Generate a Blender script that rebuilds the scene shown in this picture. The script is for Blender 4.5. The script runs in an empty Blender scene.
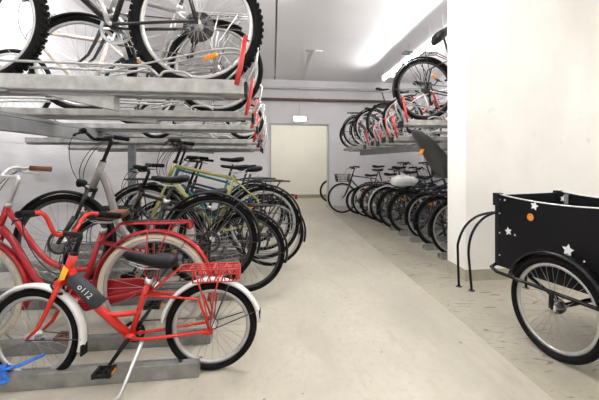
import bpy, math, random
from mathutils import Vector, Matrix
random.seed(7)
PI = math.pi
R_ = math.radians
scene = bpy.context.scene
COL = scene.collection

# ------------------------------------------------------------------ camera, world, light, exposure
cam_d = bpy.data.cameras.new('camera')
cam = bpy.data.objects.new('camera', cam_d)
COL.objects.link(cam)
cam.location = (0, 0, 1.17)
cam.rotation_euler = (PI / 2, 0, -R_(7.85))
cam_d.sensor_fit = 'HORIZONTAL'
cam_d.sensor_width = 36
cam_d.lens = 36 * 370 / 599
cam_d.shift_x = (299.5 - 324) / 599
cam_d.shift_y = -(200 - 162) / 599
cam_d.clip_start = .05
scene.camera = cam
scene.view_settings.view_transform = 'Standard'
scene.view_settings.look = 'None'
scene.view_settings.gamma = 1
scene.view_settings.use_curve_mapping = False
scene.view_settings.exposure = 0.2
world = bpy.data.worlds.new('world')
scene.world = world
world.use_nodes = True
world.node_tree.nodes['Background'].inputs[0].default_value = (.8, .85, 1, 1)
world.node_tree.nodes['Background'].inputs[1].default_value = .15

WARM = (1, .965, .92)
COOL = (.95, .965, 1)
ADDED_LAMPS = [(0.5, -1.6, 40, WARM), (0.5, 0.9, 34, WARM), (3.2, 1.6, 33, (1, .965, .9)), (0.6, 3.4, 80, WARM), (3.2, -1.4, 30, WARM), (-1.6, 0.4, 40, COOL), (-1.5, 3.3, 78, COOL)]  # unseen lamps, added out of frame to light the room and ceiling
CEIL = 3.3
TUBE_GAIN = 2.6   # watts in the table above to emission strength of a bare tube

# ------------------------------------------------------------------ materials
MATS = {}
def mat(name, col, rough=.5, metal=0., noise=.08, scale=30., bump=0., coat=0., emit=None, estr=0., spec=.5):
    if name in MATS: return MATS[name]
    m = bpy.data.materials.new(name); m.use_nodes = True
    nt = m.node_tree; b = nt.nodes['Principled BSDF']
    tc = nt.nodes.new('ShaderNodeTexCoord')
    n = nt.nodes.new('ShaderNodeTexNoise'); n.inputs['Scale'].default_value = scale; n.inputs['Detail'].default_value = 4
    nt.links.new(tc.outputs['Object'], n.inputs['Vector'])
    r = nt.nodes.new('ShaderNodeValToRGB')
    r.color_ramp.elements[0].position = .3; r.color_ramp.elements[1].position = .7
    r.color_ramp.elements[0].color = tuple(max(0, c * (1 - noise)) for c in col) + (1,)
    r.color_ramp.elements[1].color = tuple(min(1, c * (1 + noise)) for c in col) + (1,)
    nt.links.new(n.outputs['Fac'], r.inputs['Fac'])
    nt.links.new(r.outputs['Color'], b.inputs['Base Color'])
    b.inputs['Roughness'].default_value = rough
    b.inputs['Metallic'].default_value = metal
    b.inputs['Coat Weight'].default_value = coat
    b.inputs['Specular IOR Level'].default_value = spec
    if bump:
        bp = nt.nodes.new('ShaderNodeBump'); bp.inputs['Strength'].default_value = bump; bp.inputs['Distance'].default_value = .01
        nt.links.new(n.outputs['Fac'], bp.inputs['Height']); nt.links.new(bp.outputs['Normal'], b.inputs['Normal'])
    if emit:
        b.inputs['Emission Color'].default_value = emit + (1,); b.inputs['Emission Strength'].default_value = estr
    MATS[name] = m
    return m

rubber = mat('rubber', (.006, .006, .006), .8, noise=.2, scale=60, spec=.12)
blackp = mat('black_plastic', (.006, .006, .007), .5, noise=.15, spec=.22)
chrome = mat('chrome', (.62, .62, .62), .22, 1., noise=.05)
alu = mat('aluminium', (.6, .6, .6), .38, .85, noise=.08)
spoke = mat('spoke_steel', (.36, .36, .36), .35, .7, noise=.03)
galv = mat('galvanised_steel', (.38, .38, .36), .5, .4, noise=.28, scale=14, bump=.05)
galvf = mat('worn_galvanised_steel', (.25, .25, .235), .5, .45, noise=.3, scale=11, bump=.05)
galvd = mat('dull_galvanised_steel', (.25, .26, .27), .6, .3, noise=.15, scale=10)
redpl = mat('red_plastic', (.45, .022, .02), .35, noise=.1)
orange = mat('orange_reflector', (.85, .28, .02), .25, noise=.1)
redref = mat('red_reflector', (.22, .008, .008), .2, noise=.1)
cream = mat('cream_rubber', (.62, .55, .42), .7, noise=.06)
brown = mat('brown_leather', (.13, .045, .02), .5, noise=.25)
white = mat('white_plastic', (.72, .72, .70), .35, noise=.04)
steeld = mat('dark_steel', (.06, .06, .06), .4, .7, noise=.2)
brass = mat('bronze_chain', (.12, .09, .07), .45, .8, noise=.3)

def paint(name, c): return mat('paint_' + name, c, .3, noise=.05, coat=.3, spec=.35)

# ------------------------------------------------------------------ mesh builder
class MB:
    def __init__(s): s.v = []; s.f = []; s.sm = []
    def add(s, vs, fs, smooth=True):
        o = len(s.v); s.v += [Vector(p) for p in vs]
        for f in fs: s.f.append([i + o for i in f]); s.sm.append(smooth)
        return s
    def ring_loft(s, rings, closed_u=False, caps=True, smooth=True):
        n = len(rings[0]); vs = [p for r in rings for p in r]; fs = []
        m = len(rings)
        for i in range(m if closed_u else m - 1):
            a = i * n; b = ((i + 1) % m) * n
            for j in range(n):
                k = (j + 1) % n
                fs.append((a + j, a + k, b + k, b + j))
        if caps and not closed_u:
            fs.append(tuple(range(n - 1, -1, -1))); fs.append(tuple((m - 1) * n + j for j in range(n)))
        return s.add(vs, fs, smooth)
    def tube(s, pts, r, n=8, closed=False, caps=True, flat=1.):
        pts = [Vector(p) for p in pts]
        rs = r if isinstance(r, (list, tuple)) else [r] * len(pts)
        m = len(pts); rings = []; up = None
        for i in range(m):
            if closed: t = pts[(i + 1) % m] - pts[i - 1]
            elif i == 0: t = pts[1] - pts[0]
            elif i == m - 1: t = pts[-1] - pts[-2]
            else: t = (pts[i + 1] - pts[i]).normalized() + (pts[i] - pts[i - 1]).normalized()
            if t.length < 1e-9: t = Vector((0, 0, 1))
            t.normalize()
            if up is None:
                up = Vector((0, 0, 1)) if abs(t.z) < .9 else Vector((0, 1, 0))
            u = (up - t * up.dot(t)); 
            if u.length < 1e-6: u = t.orthogonal()
            u.normalize(); w = t.cross(u); up = u
            rings.append([pts[i] + (u * math.cos(2 * PI * j / n) * flat + w * math.sin(2 * PI * j / n)) * rs[i] for j in range(n)])
        return s.ring_loft(rings, closed, caps and not closed)
    def lathe(s, prof, c=(0, 0, 0), seg=40, a0=0., a1=2 * PI, closedprof=True):
        """revolve (r, y) around the y axis through c"""
        full = abs(a1 - a0 - 2 * PI) < 1e-6
        rings = []
        k = seg if full else seg + 1
        for i in range(k):
            a = a0 + (a1 - a0) * i / seg
            rings.append([(c[0] + r * math.cos(a), c[1] + y, c[2] + r * math.sin(a)) for r, y in prof])
        return s.ring_loft(rings, full, not full)
    def cyl(s, p, q, r, n=14, r2=None):
        return s.tube([p, q], [r, r if r2 is None else r2], n)
    def box(s, c, d, m=None):
        x, y, z = [k / 2 for k in d]
        vs = [Vector((a * x, b * y, e * z)) for a in (-1, 1) for b in (-1, 1) for e in (-1, 1)]
        if m: vs = [m @ v for v in vs]
        vs = [v + Vector(c) for v in vs]
        return s.add(vs, [(0, 1, 3, 2), (4, 6, 7, 5), (0, 4, 5, 1), (2, 3, 7, 6), (0, 2, 6, 4), (1, 5, 7, 3)], False)
    def prism(s, poly, y0, y1):
        """polygon in x,z extruded along y"""
        n = len(poly)
        vs = [(x, y0, z) for x, z in poly] + [(x, y1, z) for x, z in poly]
        fs = [tuple(range(n)), tuple(range(2 * n - 1, n - 1, -1))] + [(i, i + n, (i + 1) % n + n, (i + 1) % n) for i in range(n)]
        return s.add(vs, fs, False)
    def extx(s, poly, x0, x1):
        """polygon in y,z extruded along x"""
        n = len(poly)
        vs = [(x0, y, z) for y, z in poly] + [(x1, y, z) for y, z in poly]
        fs = [tuple(range(n)), tuple(range(2 * n - 1, n - 1, -1))] + [(i, i + n, (i + 1) % n + n, (i + 1) % n) for i in range(n)]
        return s.add(vs, fs, False)
    def ball(s, c, r, n=10, sc=(1, 1, 1)):
        rings = []
        for i in range(1, n):
            a = -PI / 2 + PI * i / n
            rings.append([(c[0] + r * sc[0] * math.cos(a) * math.cos(2 * PI * j / n), c[1] + r * sc[1] * math.cos(a) * math.sin(2 * PI * j / n), c[2] + r * sc[2] * math.sin(a)) for j in range(n)])
        return s.ring_loft(rings)
    def map(s, fn): s.v = [fn(v) for v in s.v]; return s
    def build(s, name, m, parent=None, bevel=0., xf=None):
        if xf: s.map(xf)
        me = bpy.data.meshes.new(name); me.from_pydata([tuple(v) for v in s.v], [], s.f)
        me.materials.append(m)
        me.polygons.foreach_set('use_smooth', s.sm); me.update()
        o = bpy.data.objects.new(name, me); COL.objects.link(o)
        if parent: o.parent = parent
        if bevel:
            b = o.modifiers.new('bevel', 'BEVEL'); b.width = bevel; b.segments = 2; b.limit_method = 'ANGLE'
        return o

def tag(o, label=None, cat=None, group=None, kind=None):
    if label: o['label'] = label
    if cat: o['category'] = cat
    if group: o['group'] = group
    if kind: o['kind'] = kind
    return o
def empty(name, loc=(0, 0, 0), rot=(0, 0, 0)):
    o = bpy.data.objects.new(name, None); COL.objects.link(o)
    o.empty_display_size = .1; o.location = loc; o.rotation_euler = rot
    return o
def bez(p0, p1, p2, p3, n=10):
    p0, p1, p2, p3 = map(Vector, (p0, p1, p2, p3))
    return [p0 * (1 - t) ** 3 + p1 * 3 * t * (1 - t) ** 2 + p2 * 3 * t * t * (1 - t) + p3 * t ** 3 for t in [i / n for i in range(n + 1)]]
def smooth_path(pts, n=6):
    P = [Vector(p) for p in pts]; out = []
    for i in range(len(P) - 1):
        a = P[max(i - 1, 0)]; b = P[i]; c = P[i + 1]; d = P[min(i + 2, len(P) - 1)]
        for k in range(n):
            t = k / n
            out.append(.5 * ((2 * b) + (-a + c) * t + (2 * a - 5 * b + 4 * c - d) * t * t + (-a + 3 * b - 3 * c + d) * t ** 3))
    out.append(P[-1]); return out

# ------------------------------------------------------------------ the setting
def surf(name, base, var, scale, rough, stretch=(1, 1, 1), bump=.1, extra=None):
    m = bpy.data.materials.new(name); m.use_nodes = True
    nt = m.node_tree; b = nt.nodes['Principled BSDF']; L = nt.links.new
    tc = nt.nodes.new('ShaderNodeTexCoord'); mp = nt.nodes.new('ShaderNodeMapping')
    mp.inputs['Scale'].default_value = stretch
    L(tc.outputs['Object'], mp.inputs['Vector'])
    n1 = nt.nodes.new('ShaderNodeTexNoise'); n1.inputs['Scale'].default_value = scale; n1.inputs['Detail'].default_value = 8; n1.inputs['Roughness'].default_value = .65
    L(mp.outputs[0], n1.inputs['Vector'])
    r = nt.nodes.new('ShaderNodeValToRGB'); r.color_ramp.elements[0].position = .32; r.color_ramp.elements[1].position = .68
    r.color_ramp.elements[0].color = tuple(c * (1 - var) for c in base) + (1,)
    r.color_ramp.elements[1].color = tuple(min(1, c * (1 + var * .6)) for c in base) + (1,)
    L(n1.outputs['Fac'], r.inputs['Fac'])
    col = r.outputs['Color']
    if extra: col = extra(nt, tc, col)
    L(col, b.inputs['Base Color'])
    b.inputs['Roughness'].default_value = rough
    n2 = nt.nodes.new('ShaderNodeTexNoise'); n2.inputs['Scale'].default_value = scale * 14; n2.inputs['Detail'].default_value = 4
    L(mp.outputs[0], n2.inputs['Vector'])
    bp = nt.nodes.new('ShaderNodeBump'); bp.inputs['Strength'].default_value = bump; bp.inputs['Distance'].default_value = .01
    L(n2.outputs['Fac'], bp.inputs['Height']); L(bp.outputs['Normal'], b.inputs['Normal'])
    return m

def speckle(th0, th1, scale, dark, stretch=(1, 1, 1), dist=0.):
    def fn(nt, tc, col):
        L = nt.links.new
        mp = nt.nodes.new('ShaderNodeMapping'); mp.inputs['Scale'].default_value = stretch
        L(tc.outputs['Object'], mp.inputs['Vector'])
        n = nt.nodes.new('ShaderNodeTexNoise'); n.inputs['Scale'].default_value = scale; n.inputs['Detail'].default_value = 6; n.inputs['Distortion'].default_value = dist
        L(mp.outputs[0], n.inputs['Vector'])
        r = nt.nodes.new('ShaderNodeValToRGB'); r.color_ramp.elements[0].position = th0; r.color_ramp.elements[1].position = th1
        r.color_ramp.elements[0].color = (0, 0, 0, 1); r.color_ramp.elements[1].color = (1, 1, 1, 1)
        L(n.outputs['Fac'], r.inputs['Fac'])
        mx = nt.nodes.new('ShaderNodeMix'); mx.data_type = 'RGBA'
        L(r.outputs['Color'], mx.inputs['Factor']); L(col, mx.inputs['A']); mx.inputs['B'].default_value = dark + (1,)
        return mx.outputs['Result']
    return fn

def chain(*fs):
    def fn(nt, tc, col):
        for f in fs: col = f(nt, tc, col)
        return col
    return fn
m_floor = surf('aisle_floor_paint', (.46, .43, .355), .17, 2.3, .33, (1, .55, 1), .06, chain(speckle(.56, .74, 3.2, (.38, .35, .28), (1.8, .4, 1), 1.2), speckle(.52, .72, 26., (.40, .37, .30), (1, .6, 1)), speckle(.70, .73, 17., (.2, .17, .12))))
m_floor2 = surf('bay_floor_paint', (.365, .34, .265), .2, 2.4, .36, (1, .6, 1), .06, chain(speckle(.5, .75, 24., (.30, .28, .22)), speckle(.60, .66, 2.4, (.15, .12, .095), (1.3, 4.2, 1), 2.6)))
m_wallL = surf('rough_white_wall', (.74, .73, .745), .10, 2.5, .8, (1, .35, 3.), .35, speckle(.62, .72, 3., (.57, .56, .57), (1, .3, 4)))
m_wall = surf('white_wall', (.87, .855, .87), .05, 2., .75, (1, 1, 1), .15)
m_pier = surf('warm_white_wall', (.83, .818, .77), .05, 2., .7, (1, 1, 1), .2, chain(speckle(.68, .76, 9., (.70, .68, .64)), speckle(.5, .8, 1.1, (.72, .70, .65), (1, 1, .5))))
m_ceil = surf('ceiling_concrete', (.91, .895, .93), .05, 1.2, .75, (1, .6, 1), .05)
m_skirt = mat('skirting_paint', (.34, .33, .25), .5, noise=.08, scale=6)
m_cor = surf('corridor_wall', (.84, .815, .745), .03, 2., .7)
m_corf = surf('corridor_floor', (.42, .385, .30), .08, 2., .35)

def struct(name, mb, m):
    o = mb.build(name, m); o['kind'] = 'structure'; return o
XL, XR, YB, YF = -2.62, 4.1, -3.2, 9.7
T = .15
struct('floor', MB().box(((XL + 1.37) / 2 - T / 2, (YB + YF) / 2, -.1), (1.37 - XL + T, YF - YB + .3, .2)), m_floor)
struct('trim_1', MB().box(((1.37 + XR) / 2, (YB + YF) / 2, -.1), (XR - 1.37, YF - YB + .3, .2)), m_floor2)
mb = MB()
mb.box(((XL + .037) / 2, (YB + YF) / 2, CEIL + .1), (.05 - XL - .013, YF - YB + .4, .2))
mb.box(((.063 + XR) / 2, (YB + YF) / 2, CEIL + .1), (XR - .063, YF - YB + .4, .2))
mb.box((.05, (YB + YF) / 2, CEIL + .17), (.06, YF - YB + .4, .04))
struct('ceiling', mb, m_ceil)
struct('wall_left', MB().box((XL - T / 2, (YB + YF) / 2, CEIL / 2), (T, YF - YB, CEIL)), m_wallL)
struct('wall_right', MB().box((XR + T / 2, (YB + YF) / 2, CEIL / 2), (T, YF - YB, CEIL)), m_wall)
struct('wall_behind', MB().box(((XL + XR) / 2, YB - T / 2, CEIL / 2), (XR - XL, T, CEIL)), m_wall)
# far wall with the doorway
DX0, DX1, DH = -.08, 1.47, 2.18
mb = MB()
mb.box(((XL + DX0) / 2, YF + .1, CEIL / 2), (DX0 - XL, .2, CEIL))
mb.box(((XR + DX1) / 2, YF + .1, CEIL / 2), (XR - DX1, .2, CEIL))
mb.box(((DX0 + DX1) / 2, YF + .1, (CEIL + DH) / 2), (DX1 - DX0, .2, CEIL - DH))
struct('wall_far', mb, m_wall)
mb = MB()
mb.box((DX0 + .015, YF + .1, DH / 2), (.03, .24, DH)); mb.box((DX1 - .015, YF + .1, DH / 2), (.03, .24, DH)); mb.box(((DX0 + DX1) / 2, YF + .1, DH - .015), (DX1 - DX0 - .06, .24, .03))
struct('door_1', mb, mat('door_frame_paint', (.5, .5, .5), .5))
# corridor beyond
struct('floor_corridor', MB().box((1.0, 11.1, -.1), (5., 2.5, .2)), m_corf)
mb = MB(); mb.box((1.0, 12.1, 1.5), (5., .15, 3.))
mb.box((-1.5, 11.0, 1.5), (.15, 2.2, 3.)); mb.box((3.5, 11.0, 1.5), (.15, 2.2, 3.))
struct('wall_corridor', mb, m_cor)
struct('baseboard_corridor', MB().box((1.0, 12.015, .055), (4.8, .02, .11)), mat('corridor_skirting', (.30, .28, .2), .5))
struct('ceiling_corridor', MB().box((1.0, 11.1, 3.0), (5., 2.5, .12)), m_wall)
# upper band of the far wall and the ceiling seam joint cover
struct('trim_2', MB().box(((XL + XR) / 2, YF - .03, CEIL - .09), (XR - XL, .06, .18)), m_wall)
# pier wall on the right
PX0, PY0, PY1 = 1.875, 3.41, 3.79
struct('wall_pier', MB().box(((PX0 + XR) / 2, (PY0 + PY1) / 2, CEIL / 2), (XR - PX0, PY1 - PY0, CEIL)), m_pier)
mb = MB(); mb.box(((PX0 + XR) / 2 - .002, PY0 - .003, .055), (XR - PX0 + .008, .006, .11)); mb.box((PX0 - .003, (PY0 + PY1) / 2, .055), (.006, PY1 - PY0, .11))
struct('baseboard_pier', mb, m_skirt)

# ------------------------------------------------------------------ bicycles
def saddle_mb(c, L=.27, W=.15, h=.055, tilt=0.):
    mb = MB(); rings = []
    prof = [(-.50, .30, .45), (-.47, .75, .75), (-.38, 1., 1.), (-.2, .95, 1.), (-.02, .58, .85), (.15, .32, .75), (.35, .22, .7), (.46, .17, .6), (.5, .07, .3)]
    for x, w, hh in prof:
        ring = []
        for j in range(14):
            a = 2 * PI * j / 14
            y = math.cos(a) * W / 2 * w
            z = math.sin(a) * h * .5 * hh
            if z < 0: z *= 1.2
            ring.append((c[0] + x * L, c[1] + y, c[2] + z + abs(x) * .03 + tilt * x))
        rings.append(ring)
    mb.ring_loft(rings)
    return mb

def wheel(name, parent, hub, R, tw, tyre_m, rim_m, xf, spokes=28, knob=False, refl=0, disc=False, rotor=0.):
    hx, hy, hz = hub
    ri = R - 2 * tw
    mb = MB().lathe([(ri + .006, -.010), (ri + .004, .010), (ri - .012, .0085), (ri - .019, 0), (ri - .012, -.0085)], hub, 44)
    w = mb.build(name, rim_m, parent, xf=xf)
    prof = [(R - tw + tw * math.cos(a), tw * .95 * math.sin(a)) for a in [2 * PI * k / 10 for k in range(10)]]
    mb = MB().lathe(prof, hub, 48)
    if knob:
        for k in range(60):
            a = 2 * PI * k / 60
            for yy, da in ((-.55, 0), (0, .052), (.55, 0)):
                rr = R - (.004 if yy else -.003)
                m = Matrix.Rotation(-(a + da), 3, 'Y')
                mb.box((hx + rr * math.cos(a + da), hy + yy * tw * 1.3, hz + rr * math.sin(a + da)), (.012, tw * .55, .016), m)
    mb.build('tyre', tyre_m, w, xf=xf)
    mb = MB()
    for k in range(spokes):
        side = 1 if k % 2 else -1
        a = 2 * PI * k / spokes + rotor; b = a + (.5 if (k // 2) % 2 else -.5)
        mb.tube([(hx + .022 * math.cos(b), hy + side * .028, hz + .022 * math.sin(b)), (hx + (ri - .015) * math.cos(a), hy, hz + (ri - .015) * math.sin(a))], .0013, 3, caps=False)
    mb.build('spokes', spoke, w, xf=xf)
    mb = MB()
    mb.lathe([(.0, -.05), (.006, -.05), (.006, -.034), (.026, -.032), (.026, -.026), (.014, -.022), (.014, .022), (.026, .026), (.026, .032), (.006, .034), (.006, .05), (.0, .05)], hub, 16)
    mb.build('hub', alu, w, xf=xf)
    if disc:
        MB().lathe([(.08, .040), (.08, .042), (.062, .042), (.062, .040)], hub, 28).build('brake_disc', steeld, w, xf=xf)
    for q in range(refl):
        a = rotor + .9 + q * PI * 2 / max(refl, 1)
        m = Matrix.Rotation(-(a), 3, 'Y'); rr = ri * .62
        MB().box((hx + rr * math.cos(a), hy, hz + rr * math.sin(a)), (.028, .014, .075), m).build('reflector', orange, w, bevel=.004, xf=xf)
    return w

def fender(name, parent, hub, R, a0, a1, m, xf, wd=.028, gap=.018):
    ro = R + gap
    prof = [(ro - .010, -wd), (ro + .004, -wd * .75), (ro + .010, 0), (ro + .004, wd * .75), (ro - .010, wd), (ro - .004, wd * .8), (ro + .002, wd * .6), (ro + .006, 0), (ro + .002, -wd * .6), (ro - .004, -wd * .8)]
    mb = MB().lathe(prof, hub, 30, a0, a1)
    f = mb.build(name, m, parent, xf=xf)
    mb = MB()
    for s in (-1, 1):
        for a in ((a1 - .25,) if name.startswith('front') else (a0 + (a1 - a0) * .62, a1 - .25)):
            mb.tube([(hub[0], hub[1] + s * .055, hub[2]), (hub[0] + (ro) * math.cos(a), hub[1] + s * wd * .8, hub[2] + ro * math.sin(a))], .003, 5)
    mb.build('fender_stay', steeld, f, xf=xf)
    return f

def bike(label, loc, head=180, pitch=0., lean=0., name='bicycle', group=None, **k):
    g = k.get
    R = g('R', .345); tw = g('tw', .02); wb = g('wb', 1.08); style = g('style', 'diamond')
    fm = g('frame', blackp); rim_m = g('rim', alu); tyre_m = g('tyre', rubber)
    tr = g('tr', .0155); steer = R_(g('steer', 0)); seat_h = g('seat_h', .95); bar_h = g('bar_h', 1.05)
    fend = g('fend', None); n_sp = g('spokes', 28); detail = g('detail', True)
    root = empty(name, loc, (lean, -pitch, R_(head)))
    tag(root, label, 'bicycle', group)
    rear = Vector((0, 0, R)); front = Vector((wb, 0, R))
    hta = R_(70)
    A = Vector((-math.cos(hta), 0, math.sin(hta)))
    P0 = front - Vector((.05, 0, 0))
    crown = P0 + A * (R + .055)
    htl = g('htl', .15)
    hb = crown + A * .02; ht = hb + A * htl
    M = Matrix.Translation(P0) @ Matrix.Rotation(steer, 4, A) @ Matrix.Translation(-P0)
    sx = (lambda v: M @ v)
    M2 = M @ Matrix.Translation(P0) @ Matrix.Rotation(R_(g('bar_steer', 0)), 4, A) @ Matrix.Translation(-P0)
    sb = (lambda v: M2 @ v)
    idf = None
    bb = Vector((g('cs', .44), 0, g('bbz', R - .06)))
    sta = R_(72); S = Vector((-math.cos(sta), 0, math.sin(sta)))
    stl = g('stl', .46)
    sc = bb + S * stl
    # wheels
    wheel('rear_wheel', root, rear, R, tw, tyre_m, rim_m, None, n_sp, g('knob', False), g('refl', 0), g('disc', False), g('rotor', 0.))
    wheel('front_wheel', root, front, R, tw, tyre_m, rim_m, sx, n_sp, g('knob', False), g('refl', 0), g('disc', False), g('rotor', 0.) + .3)
    # frame
    mb = MB()
    mb.cyl(bb + Vector((0, -.036, 0)), bb + Vector((0, .036, 0)), .022)
    if style != 'wave': mb.cyl(hb, ht, .019 if style != 'child' else .022)
    mb.tube([bb, sc + S * .02], tr * .95, 10)
    if style in ('diamond', 'mtb'):
        mb.tube([ht - A * .03, sc - S * (.02 if style == 'diamond' else .05)], tr * .92, 10)
        mb.tube([hb + A * .03, bb], tr * 1.15, 10)
        top = sc - S * .03
    elif style == 'step':
        p1 = bb + S * .12
        mb.tube(bez(hb + A * .02, hb + Vector((-.20, 0, -.20)), bb + Vector((.30, 0, .04)), bb, 14), tr * 1.15, 10)
        mb.tube(bez(ht - A * .02, ht + Vector((-.16, 0, -.24)), p1 + Vector((.26, 0, .05)), p1 + S * .08, 14), tr, 10)
        top = sc - S * .06
    elif style == 'tall_step':
        mb.tube([hb + A * .02, bb], tr * 1.5, 10)
        mb.tube([ht - A * .02, bb + S * .2], tr * 1.1, 10)
        top = sc - S * .05
    elif style == 'wave':
        mt = MB(); mt.tube(bez(ht - A * .06, ht + Vector((-.10, 0, -.22)), bb + Vector((.28, 0, .10)), bb + Vector((.03, 0, .02)), 14), [.026] * 15, 12)
        mt.cyl(hb - A * .005, ht + A * .01, .024)
        mt.build('main_tube', g('main'), root)
        top = sc - S * .05
    else:  # child
        d = bb - (hb + A * .02)
        mb.tube([hb + A * .05, hb + A * .02 + d * .5 + Vector((0, 0, -.015)), bb], tr * 1.45, 10)
        mb.tube(bez(hb + d * .52 + Vector((0, 0, .01)), hb + d * .62 + Vector((-.02, 0, .0)), bb + S * .13 + Vector((.12, 0, -.01)), bb + S * .14, 8), tr * .95, 8)
        top = sc - S * .06
    for s in (-1, 1):
        mb.tube([bb + Vector((-.01, s * .03, 0)), bb + Vector((-.10, s * .045, .0)), rear + Vector((.0, s * .062, 0))], .009, 7)
        mb.tube([top + Vector((0, s * .014, 0)), rear + Vector((.06, s * .05, .2 * R / .345 + .03)), rear + Vector((0, s * .062, 0))], .0075, 7)
        mb.box(rear + Vector((.01, s * .062, 0)), (.05, .006, .035))
    fr = mb.build('frame', fm, root)
    # fork
    mb = MB()
    mb.cyl(crown - A * .01, hb, .018)
    off = .052 + (tw - .02)
    susp = g('susp', False)
    for s in (-1, 1):
        if susp:
            mb.cyl(crown + Vector((0, s * off, 0)), P0 + A * .18 + Vector((0, s * off, 0)), .013)
            mb.cyl(P0 + A * .2 + Vector((0, s * off, 0)) + Vector((.01, 0, 0)), front + Vector((0, s * off, 0)), .018, r2=.014)
        else:
            mb.tube([crown + Vector((0, s * off * .6, .0)), crown + Vector((0, s * off, -.03)), P0 + A * .15 + Vector((0, s * off, 0)), P0 + A * .06 + Vector((.012, s * off, 0)), front + Vector((0, s * off, 0))], [.013, .0135, .012, .010, .008], 8)
    mb.box(crown + Vector((0, 0, 0)), (.035, 2 * off, .028))
    mb.build('fork', g('fork', fm), root, xf=sx)
    # stem + bar
    st = g('stem_fwd', .06)
    q = ht + A * ((bar_h - ht.z) / A.z)
    clamp = q + Vector((st, 0, 0))
    mb = MB(); mb.tube([ht, q - A * .02, q + Vector((.01, 0, 0)), clamp], [.013, .013, .014, .014], 10)
    stm = g('barm', alu)
    mb.cyl(ht - A * .005, ht + A * .02, .021)
    mb.build('stem', stm, root, xf=sb)
    bw = g('bar_w', .30); sweep = g('sweep', .10); rise = g('rise', .03)
    pts = lambda s: [clamp, clamp + Vector((0, s * .05, 0)), clamp + Vector((.0, s * (bw * .42), rise)), clamp + Vector((-sweep * .3, s * bw * .72, rise + .005)), clamp + Vector((-sweep, s * bw, rise))]
    mb = MB(); path = smooth_path(list(reversed(pts(-1)))[:-1] + pts(1), 5)
    mb.tube(path, .011, 8)
    hbar = mb.build('handlebar', g('bar_paint', stm), root, xf=sb)
    gm = g('grip', rubber)
    for s in (-1, 1):
        e = pts(s)[-1]; d = (pts(s)[-1] - pts(s)[-2]).normalized()
        MB().tube([e - d * .115, e - d * .11, e - d * .03, e + d * .005, e + d * .01], [.014, .0175, .0165, .018, .012], 10).build('grip', gm, hbar, xf=sb)
        mb = MB()
        b0 = e - d * .15
        mb.cyl(b0 - d * .02, b0 + d * .02, .018)
        mb.tube([b0 + Vector((.01, 0, -.01)), b0 + Vector((.045, 0, -.02)), b0 + d * .06 + Vector((.06, 0, -.03)), b0 + d * .13 + Vector((.05, 0, -.035))], [.009, .007, .006, .005], 6)
        mb.build('brake_lever', g('lever', blackp), hbar, xf=sb)
    # cables
    mb = MB()
    for i, (s, ex) in enumerate(((-1, .13), (1, .10), (-1, .18))):
        b0 = pts(s)[-2] + Vector((.03, 0, -.01))
        mb.tube(bez(b0, b0 + Vector((ex + .02, -s * .02, -.04)), hb + Vector((ex + .03, s * .04, .0)), hb + Vector((.02, s * .012 * i, .02)), 12), .0026, 4)
    mb.build('brake_cable', blackp, hbar, xf=sb)
    # seat
    sz = seat_h; sp = sc + S * ((sz - .05 - sc.z) / S.z)
    MB().cyl(sc, sp, .0135).build('seat_post', g('post', steeld), root)
    mb = MB().cyl(sc + S * .0, sc + S * .03, tr * 1.25)
    mb.tube([sc + Vector((-.01, -.03, .012)), sc + Vector((-.01, .03, .012))], .005, 6)
    mb.build('seat_clamp', alu, fr)
    sd = saddle_mb(sp + Vector((.01, 0, .05)), g('sad_l', .27), g('sad_w', .15), g('sad_t', .055), g('tilt', 0.)).build('saddle', g('saddle', blackp), root)
    mb = MB()
    for s in (-1, 1): mb.tube([sp + Vector((-.10, s * .03, .035)), sp + Vector((-.04, s * .022, .005)), sp + Vector((.05, s * .022, .008)), sp + Vector((.12, s * .01, .038))], .0035, 5)
    mb.build('saddle_rail', alu, sd)
    # drive train (rider's right, y < 0)
    cr = g('crank', .17); ca = R_(g('crank_a', -60)); rr = g('ring', .09)
    mb = MB()
    mb.lathe([(rr, -.052), (rr, -.049), (rr - .018, -.049), (rr - .018, -.052)], bb, 32)
    for i in range(5):
        a = 2 * PI * i / 5 + ca; mb.box(bb + Vector((math.cos(a) * rr * .45, -.051, math.sin(a) * rr * .45)), (rr * .9, .004, .012), Matrix.Rotation(-a, 3, 'Y'))
    mb.cyl(bb + Vector((0, -.06, 0)), bb + Vector((0, .06, 0)), .012)
    ends = []
    for s, a in ((-1, ca + PI), (1, ca)):
        e = bb + Vector((math.cos(a) * cr, s * .075, math.sin(a) * cr)); ends.append((s, e, a))
        mb.tube([bb + Vector((0, s * .06, 0)), e], [.013, .009], 8)
    crk = mb.build('crank_set', g('crankm', steeld), root)
    for s, e, a in ends:
        mb = MB(); c = e + Vector((0, s * .055, 0))
        mb.cyl(e, e + Vector((0, s * .10, 0)), .006)
        for dx in (-.035, .035): mb.box(c + Vector((dx, 0, 0)), (.018, .085, .024))
        for dy in (-.04, .0, .04): mb.box(c + Vector((0, dy, 0)), (.07, .008, .018))
        pd = mb.build('pedal', g('pedal', blackp), crk)
        mb = MB()
        for dx in (-.045, .045): mb.box(c + Vector((dx, 0, 0)), (.003, .05, .012))
        if detail: mb.build('reflector', orange, pd)
    mb = MB(); cr2 = .04 if g('derail', True) else .03
    d = (bb - rear); L = d.length
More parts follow.
